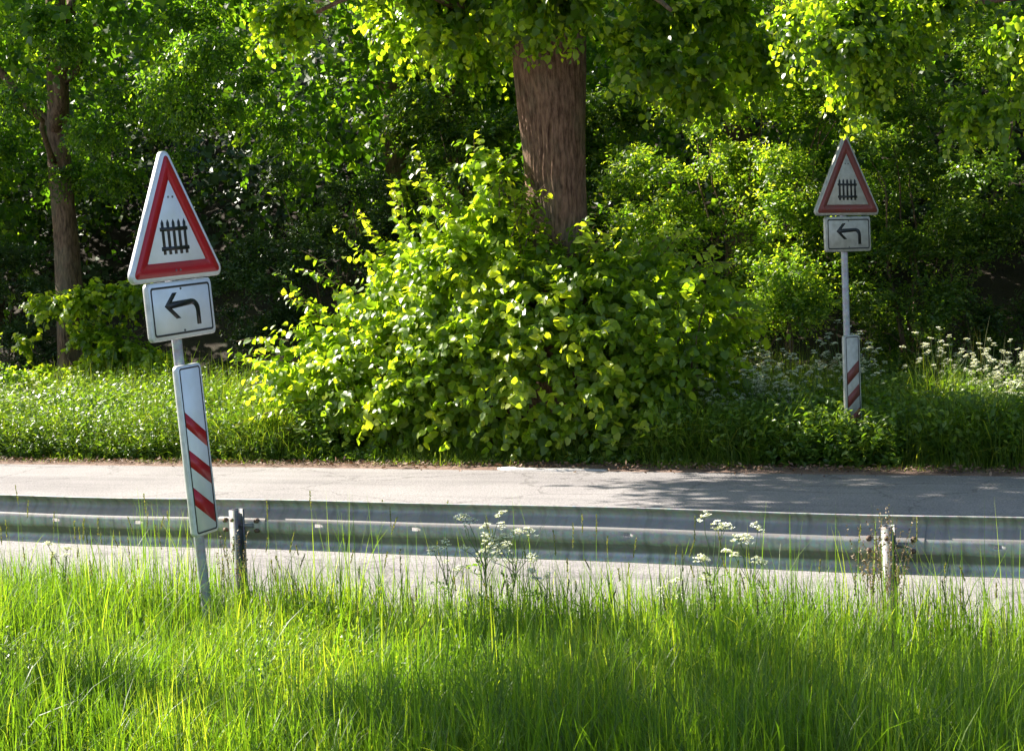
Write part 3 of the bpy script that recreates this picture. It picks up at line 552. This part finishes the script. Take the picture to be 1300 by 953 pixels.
shrub('broad_leaved_sapling', 'sunlit low shrub at the left edge over the bright weeds', [(-17.9, 10.4, .9, 1.0, .7, .8), (-18.9, 10.5, 1.2, .9, .7, .9), (-17.1, 10.2, .6, .6, .5, .6)], 900, .08, M_shrub, T_OVAL, **kw)
side_tree(-23.5, 14.5, 11, 3.6, 'tall dark tree behind the left edge of the wood', 1400, 2.2)
side_tree(-27.5, 15.2, 12, 3.6, 'tall tree outside the left edge beside the road', 1200, 3.0)
side_tree(-24.0, 17.5, 12, 3.8, 'tall dark tree deep in the wood on the left', 1300, 2.5)
side_tree(-14.5, 17.0, 12, 3.8, 'tall dark tree deep in the wood behind the very dark shrub', 1500, 2.4)
side_tree(-8.3, 16.5, 12, 3.8, 'tall dark tree in the wood behind the thick trunk', 1500, 2.4)
side_tree(-3.4, 16.0, 12, 3.6, 'tall dark tree in the wood behind the faded sign', 1400, 2.4)
side_tree(-12.6, 15.4, 10.5, 2.2, 'slim tree in the dark gap left of the layered shrub', 900, 4.4)
# near side, outside the frame: shades the right foreground
side_tree(-8.7, -2.0, 9.5, 2.4, 'young tree on the near verge outside the left edge', 420, 4.6)
# distant wood filling the slope
def woodland():
    acc = Acc(); n = 15000
    P = np.stack([rng.uniform(-48, 8, n), rng.uniform(18, 27, n), np.zeros(n)], 1); P[:, 2] = gz(P[:, 0], P[:, 1])+rng.uniform(0, 3.5, n)**1.2*(1+.4*np.sin(P[:, 0]*1.1))
    N = norm(np.stack([rng.normal(0, .5, n), -1+0*P[:, 0], .5+rng.normal(0, .5, n)], 1)); D = norm(N+rng.normal(0, .5, N.shape))
    twigs(acc, P, D, .8, 8, .2, T_BIG, N, hang=.3)
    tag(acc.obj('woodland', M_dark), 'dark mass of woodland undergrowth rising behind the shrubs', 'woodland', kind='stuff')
woodland()
# ------------------------------------------------------------------ grass and herbs
def blades(acc, P, H, W, lean, rnd, seg=4, az=None):
    n = len(P); az = rng.uniform(0, 2*np.pi, n) if az is None else az
    d = np.stack([np.cos(az), np.sin(az), 0*az], 1); s = norm(np.cross(d, np.array([0, 0, 1.]))+rng.normal(0, .2, (n, 3)))
    t = np.linspace(0, 1, seg+1); wd = (1-t**1.6)*.9+.1; wd[-1] = .05
    c = P[:, None]+d[:, None]*((lean*H)[:, None]*t[None]**2)[..., None]
    zz = H[:, None]*(t[None]-.35*np.clip(lean, 0, 1.5)[:, None]*t[None]**3); c = c+np.stack([0*zz, 0*zz, zz], -1)
    off = s[:, None]*(W[:, None]*wd[None]/2)[..., None]
    V = np.stack([c-off, c+off], 2).reshape(n, -1, 3); m = 2*(seg+1); k = np.arange(seg)*2
    q = np.stack([k, k+1, k+3, k+2], 1); F = (np.arange(n)[:, None, None]*m+q[None]).reshape(-1, 4)
    acc.add(V.reshape(-1, 3), F, np.repeat(rnd, m))
def vnoise(x, y, sc, seed=0):
    r_ = np.random.default_rng(seed); g = r_.random((64, 64)); u_ = x*sc % 63; v_ = y*sc % 63
    i = np.floor(u_).astype(int) % 63; j = np.floor(v_).astype(int) % 63; a = u_-np.floor(u_); b = v_-np.floor(v_); a = a*a*(3-2*a); b = b*b*(3-2*b)
    return g[i, j]*(1-a)*(1-b)+g[i+1, j]*a*(1-b)+g[i, j+1]*(1-a)*b+g[i+1, j+1]*a*b
def near_grass():
    acc = Acc()
    def patch(n, x0, x1, y0, y1, hs=1, w0=.0075, seg=4):
        x = rng.uniform(x0, x1, n); y = rng.uniform(y0, y1, n)
        d = vnoise(x, y, 2.3, 3)*.6+vnoise(x, y, 6, 4)*.4
        keep = rng.random(n) < np.clip(.35+d, 0, 1)*np.clip((.22-y)/.45, .0, 1); x = x[keep]; y = y[keep]; d = d[keep]; n = len(x)
        P = np.stack([x, y, gz(x, y)-.01], 1)
        H = (.12+.36*rng.random(n)**1.2+.22*(vnoise(x, y, 1.1, 17)-.3)+.1*d)*hs*np.clip(.95+(-.0-y)*.3, .92, 1.06)
        H = H*(1-.42*np.exp(-((x+5.2)**2/1.2+(y+1.3)**2/1.0)))*.93*(1+.22*np.clip((x+5)/2, 0, 1)*np.clip((y+.8)/.4, 0, 1))
        rn = np.clip(rng.normal(.45, .22, n)+(vnoise(x, y, 1.5, 9)-.5)*.5, 0, 1)
        blades(acc, P, H, w0*(.5+1.3*rng.random(n)**2), np.abs(rng.normal(.3, .35, n)), rn, seg)
    patch(100000, -9.5, 1.5, -2.9, .2)
    patch(30000, -8, 3, -5.5, -2.9, .8, .006, 3)
    patch(30000, -20, -9.5, -4, .2, 1, .008, 3); patch(20000, 1.5, 8, -4, .2, 1, .008, 3)
    n = 2600; x = rng.uniform(-9.5, 1.5, n); y = rng.uniform(-2.2, .15, n); kp = vnoise(x, y, 1.7, 55) > .42; x = x[kp]; y = y[kp]; n = len(x)
    blades(acc, np.stack([x, y, gz(x, y)], 1), rng.uniform(.4, .72, n), rng.uniform(.005, .010, n), np.abs(rng.normal(.25, .3, n)), np.clip(rng.normal(.5, .25, n), 0, 1), 6)
    n = 1100; x = rng.uniform(-9.5, 1.5, n); y = rng.uniform(-.75, -.03, n); kp = (vnoise(x, y*0, 1.9, 77) > .45) | (x > -3); x = x[kp]; y = y[kp]; n = len(x)
    blades(acc, np.stack([x, y, gz(x, y)], 1), rng.uniform(.5, .92, n), rng.uniform(.004, .008, n), np.abs(rng.normal(.14, .16, n)), np.clip(rng.normal(.5, .25, n), 0, 1), 6)
    # tall flowering stalks with narrow heads
    n = 300; x = rng.uniform(-9, 1, n); y = rng.uniform(-1.6, .12, n); P = np.stack([x, y, gz(x, y)], 1)
    H = .5+.38*rng.random(n)**1.5; az = rng.uniform(0, 6.28, n); ln = np.abs(rng.normal(.10, .08, n))
    blades(acc, P, H, np.full(n, .0032), ln, rng.uniform(.4, .9, n), 5, az)
    o = acc.obj('grass', M_grass); tag(o, 'long bright green grass on the near verge below the guardrail', 'grass', kind='stuff')
    ac2 = Acc(); n2 = 2600; x = rng.uniform(-9.5, 1.5, n2); y = rng.uniform(-2.8, .1, n2)
    blades(ac2, np.stack([x, y, gz(x, y)], 1), rng.uniform(.12, .42, n2), rng.uniform(.003, .006, n2), np.abs(rng.normal(.6, .5, n2)), rng.random(n2), 4)
    tag(ac2.obj('dry_grass', M_straw), 'dry straw coloured blades among the near grass', 'dry grass', kind='stuff')
    # seed heads : short thick spikelets along the top of the stalks
    acc = Acc(); k = 30; t = 1-np.linspace(0, .14, k)
    d = np.stack([np.cos(az), np.sin(az), 0*az], 1); sel = rng.random(n) < .75
    for q in range(k):
        c = P+d*(ln*H*t[q]**2)[:, None]; c[:, 2] += H*(t[q]-.35*ln*t[q]**3)
        D = norm(np.stack([rng.normal(0, .25, n), rng.normal(0, .25, n), np.full(n, 1.)], 1))
        put_leaves(acc, c[sel], D[sel], rng.normal(size=(n, 3))[sel], .010+.006*rng.random(sel.sum()), T_OVAL, rng.random(sel.sum()))
    tag(acc.obj('grass_seed_heads', M_straw), 'narrow seed heads on tall stalks above the near grass', 'grass', kind='stuff')
    # broad weeds low in the grass
    acc = Acc(); n = 2600; x = rng.uniform(-9, 1, n); y = rng.uniform(-2.6, -.2, n); keep = vnoise(x, y, 1.3, 21) > .52; x = x[keep]; y = y[keep]; n = len(x)
    P = np.stack([x, y, gz(x, y)], 1); D = norm(np.stack([rng.normal(0, .25, n), rng.normal(0, .25, n), np.ones(n)], 1))
    twigs(acc, P, D, .2+.25*rng.random(n), 12, .034, T_OVAL, D, droop=.1, hang=-.1, up=.8)
    tag(acc.obj('weeds', M_herb), 'low broad leaved weeds mixed in the near grass', 'weeds', kind='stuff')
near_grass()
def far_verge():
    acc = Acc()
    def patch(n, x0, x1, y0, y1, h0, h1, w0, seg=3):
        x = rng.uniform(x0, x1, n); y = rng.uniform(y0, y1, n); d = vnoise(x, y, 1.6, 5)
        keep = rng.random(n) < .3+.9*d; x = x[keep]; y = y[keep]; d = d[keep]; n = len(x)
        P = np.stack([x, y, gz(x, y)-.01], 1); ed = np.clip((y-7.52)/.42, .35, 1)
        H = (h0+(h1-h0)*rng.random(n))*(.45+1.05*d)*ed
        blades(acc, P, H, w0*(.6+.8*rng.random(n)), np.abs(rng.normal(.65, .45, n)), np.clip(rng.normal(.45, .25, n), 0, 1), seg)
    patch(60000, -19, -10.5, 7.72, 10.8, .35, .85, .009)
    patch(46000, -7.5, -.5, 7.72, 11.2, .4, .85, .010)
    patch(7000, -11.5, -5.5, 7.66, 8.1, .1, .3, .007)
    patch(9000, -19, -.5, 7.48, 7.85, .10, .40, .007)
    patch(16000, -40, -19, 7.8, 12, .3, .8, .014); patch(12000, -.5, 15, 7.8, 12, .3, .8, .014)
    tag(acc.obj('verge_grass', M_vgrass), 'tall tangled grass on the verge across the road', 'grass', kind='stuff')
    acc = Acc()
    def herbs(n, x0, x1, y0, y1, L0, L1, size, k=12, thr=.4, seed=33):
        x = rng.uniform(x0, x1, n); y = rng.uniform(y0, y1, n); keep = vnoise(x, y, .9, seed) > thr; x = x[keep]; y = y[keep]; n = len(x)
        P = np.stack([x, y, gz(x, y)], 1); D = norm(np.stack([rng.normal(0, .18, n), -.12+rng.normal(0, .18, n), np.ones(n)], 1))
        ed = np.clip((y-7.48)/.45, .4, 1)
        twigs(acc, P, D, (L0+(L1-L0)*rng.random(n))*ed, k, size, T_OVAL, norm(D+np.array([0, -.5, 0])), droop=.12, hang=.25, up=.7, young=.4)
    herbs(4800, -19, -10.2, 7.8, 10.8, .35, 1.0, .08, 13, .36)
    herbs(260, -5.3, -3.9, 7.68, 7.98, .45, .68, .085, thr=.0)
    herbs(3400, -7.2, -1, 7.8, 9.6, .4, .8, .095, thr=.3, seed=35)
    herbs(2200, -19, -11, 7.66, 8.3, .3, .75, .06, 12, .25, 41)
    herbs(500, -11, -6, 7.7, 8.0, .1, .25, .07, 7, .3, 36)
    herbs(1200, -7, -1, 9.6, 11.3, .4, .8, .07, thr=.45, seed=37)
    tag(acc.obj('verge_herbs', M_herb), 'nettles and leafy herbs massed on the verge across the road', 'herbs', kind='stuff')
    # pale seed stalks on the right verge
    acc = Acc(); n = 110; x = np.concatenate([rng.uniform(-5.2, -1.5, 80), rng.uniform(-18, -11, 30)]); y = rng.uniform(9.2, 10.8, n); P = np.stack([x, y, gz(x, y)], 1)
    blades(acc, P, rng.uniform(.8, 1.25, n), np.full(n, .006), np.abs(rng.normal(.12, .08, n)), rng.random(n), 5); st = np.array(P)
    H = None
    tag(acc.obj('verge_seed_stalks', M_straw), 'pale seeding grass stalks standing above the far verge', 'grass', kind='stuff')
far_verge()
def litter():
    acc = Acc(); n = 5200; x = rng.uniform(-20, 2, n); y = 7.62+rng.normal(0, .16, n)-.08; P = np.stack([x, y, np.full(n, .02)+rng.random(n)*.03], 1)
    P[:, 2] = np.where(y < 7.3, .012, P[:, 2]); keep = (y > 7.36) | (rng.random(n) < .25); P = P[keep]; n = len(P)
    D = norm(np.stack([rng.normal(size=n), rng.normal(size=n), rng.normal(0, .25, n)], 1)); N = norm(np.stack([rng.normal(0, .5, n), rng.normal(0, .5, n), np.ones(n)], 1))
    put_leaves(acc, P, D, N, .02+.04*rng.random(n), T_OVAL, rng.random(n))
    tag(acc.obj('leaf_litter', M_litter), 'dry brown leaf litter along the far road edge', 'leaf litter', kind='stuff')
litter()
# ------------------------------------------------------------------ cow parsley
def umbel(acc, c, rad, n_sub=10, per=9):
    c3 = rng.normal(0, .35, 2); rad = rad*rng.uniform(.7, 1.15)
    for q in range(n_sub):
        a = q*2.4; rr = rad*math.sqrt((q+.5)/n_sub); p = np.array([c[0]+rr*math.cos(a), c[1]+rr*math.sin(a), c[2]-.5*rr*rr/rad+rng.normal(0, .004)+c3[0]*rr*math.cos(a)+c3[1]*rr*math.sin(a)])
        k = per; off = rng.normal(0, .0055, (k, 3)); off[:, 2] *= .35
        D = norm(np.stack([rng.normal(size=k), rng.normal(size=k), rng.normal(0, .25, k)], 1)); N = norm(np.stack([rng.normal(0, .5, k), rng.normal(0, .5, k), np.ones(k)], 1))
        put_leaves(acc, p+off-D*.003, D, N, .0105*(.8+.5*rng.random(k)), T_BIG, rng.random(k))
def parsley(name, h, nh, spread, rad, seed, split=False):
    global rng
    keep_rng = rng; rng = np.random.default_rng(seed)
    root = empty(name); acc = Acc(); st = []; top = np.array([rng.normal(0, .03), rng.normal(0, .03), h*.62])
    st.append((curve_pts((0, 0, -.02), top, 6, 0, .05), np.linspace(.0045, .003, 6), 6)); lf = Acc()
    for q in range(nh):
        a = rng.uniform(0, 6.28); rr = spread*math.sqrt(rng.random()); c = np.array([rr*math.cos(a), rr*math.sin(a), h*(.66+.34*rng.random())-.25*rr])
        b0 = np.array([0, 0, 0])+top*rng.uniform(.65, 1); st.append((curve_pts(b0, c-[0, 0, .025], 5, .01, .06), np.linspace(.0026, .0016, 5), 5))
        for e in range(7):
            aa = e*.9; st.append((np.array([c-[0, 0, .025], c+[rad*.7*math.cos(aa), rad*.7*math.sin(aa), -.004]]), [.0009, .0007], 3))
        if split:
            hd_ = Acc(); umbel(hd_, c, rad); hd_.obj('flower_head', M_petal, root)
        else: umbel(acc, c, rad)
    P = rng.uniform(.1, .6, 8)*h; O = np.stack([0*P, 0*P, P], 1)+top*0; D = norm(np.stack([rng.normal(size=8), rng.normal(size=8), np.full(8, .5)], 1))
    twigs(lf, O, D, .16, 12, .03, T_OVAL, np.tile([0, 0, 1.], (8, 1)), droop=.3, hang=0, jit=.3)
    multi_tube('stem', st, M_stem, root); lf.obj('leaves', M_herb, root)
    if not split: acc.obj('flower_heads', M_petal, root)
    rng = keep_rng; return root
def copy_tree(o, parent=None):
    c = o.copy(); C.objects.link(c); c.parent = parent
    for ch in [x for x in bpy.data.objects if x.parent == o]: copy_tree(ch, c)
    return c
FG = 'white flowering cow parsley on the near verge'
protos = [parsley('cow_parsley', .86, 12, .17, .036, 3, True), parsley('cow_parsley', .80, 7, .10, .040, 5, True), parsley('cow_parsley', .60, 4, .07, .026, 8, True)]
near = [(0, -4.33, -.30, 1.0, 0, 'many headed white cow parsley in front of the barrier, left of the picture middle'),
        (1, -2.96, -.32, 1.03, 0, 'left hand one of the pair of cow parsley plants rising over the barrier top'),
        (2, -3.18, -.40, .88, 1, 'low white cow parsley head against the bottom edge of the barrier'),
        (2, -3.98, -.30, 1.0, 2, 'small cow parsley with two or three white heads in front of the barrier middle'),
        (2, -7.27, -.35, 1.05, 4, 'single pale umbel in front of the barrier at the far left'),
        (0, -4.16, -.36, .90, 2.2, 'second many headed cow parsley just right of the tallest one in front of the barrier'),
        (1, -2.80, -.30, .97, 3.3, 'right hand one of the pair of cow parsley plants rising over the barrier top'),
        (2, -2.92, -.42, .95, 2.9, 'short cow parsley below the pair that rises over the barrier top'),
        (1, -4.52, -.38, .82, 2.6, 'low branching cow parsley beside the many headed one')]
used = set()
def place(k, x, y, s, rz, label, group):
    o = protos[k] if k not in used else copy_tree(protos[k]); used.add(k)
    o.location = (x, y, float(gz(x, y))); o.rotation_euler = (0, 0, rz); o.scale = (s, s, s); tag(o, label, 'wildflower', group)
for k, x, y, s, rz, lb in near: place(k, x, y, s, rz, lb, FG)
pf = [parsley('cow_parsley', 1.1, 16, .30, .034, 21), parsley('cow_parsley', .95, 13, .26, .034, 23)]
protos += pf
BG1, BG2 = 'cow parsley between the leafy mound and the faded sign', 'cow parsley right of the faded sign'
for q in range(34):
    x = rng.uniform(-6.1, -4.6); y = rng.uniform(8.6, 10.3); place(3+q % 2, x, y, rng.uniform(.75, 1.1)+(y-9.4)*.12, rng.uniform(0, 6.28), 'white flowering cow parsley in the patch between the leafy mound and the faded sign', BG1)
for q in range(22):
    x = rng.uniform(-4.3, -2.2); y = rng.uniform(9.0, 11.2); place(3+q % 2, x, y, rng.uniform(.72, 1.0), rng.uniform(0, 6.28), 'white flowering cow parsley in the verge right of the faded sign', BG2)
for q in range(9):
    x = rng.uniform(-17.4, -16.0); y = rng.uniform(9.0, 10.2); place(3+q % 2, x, y, rng.uniform(.85, 1.1), rng.uniform(0, 6.28), 'white flowering cow parsley in the bright weeds at the left edge', 'cow parsley at the left edge of the far verge')
M_drys = leaf_mat('dry_stalk', (.13, .085, .05), (.22, .16, .10), (.33, .27, .17), .15, .8, .7)
def dry_tuft(x, y, n, h, label):
    root = empty('dry_weed', (x, y, 0)); tag(root, label, 'dry weed'); acc = Acc(); P = np.stack([rng.normal(0, .04, n), rng.normal(0, .03, n), np.zeros(n)], 1)
    H = rng.uniform(.6, 1, n)*h; az = rng.uniform(0, 6.28, n); ln = np.abs(rng.normal(.12, .1, n)); blades(acc, P, H, np.full(n, .0035), ln, rng.random(n), 5, az)
    for q in range(14):
        t = 1-q*.02; c = P+np.stack([np.cos(az), np.sin(az), 0*az], 1)*(ln*H*t*t)[:, None]; c[:, 2] += H*(t-.35*ln*t**3)
        put_leaves(acc, c, norm(rng.normal(size=(n, 3))+[0, 0, .6]), rng.normal(size=(n, 3)), .016, T_OVAL, rng.random(n))
    acc.obj('stalks', M_drys, root)
dry_tuft(-2.13, -.20, 46, .84, 'tuft of dry brown seeded stalks in front of the right guardrail post')
dry_tuft(-6.02, -.26, 16, .62, 'small tuft of dry brown stalks in front of the left guardrail post')
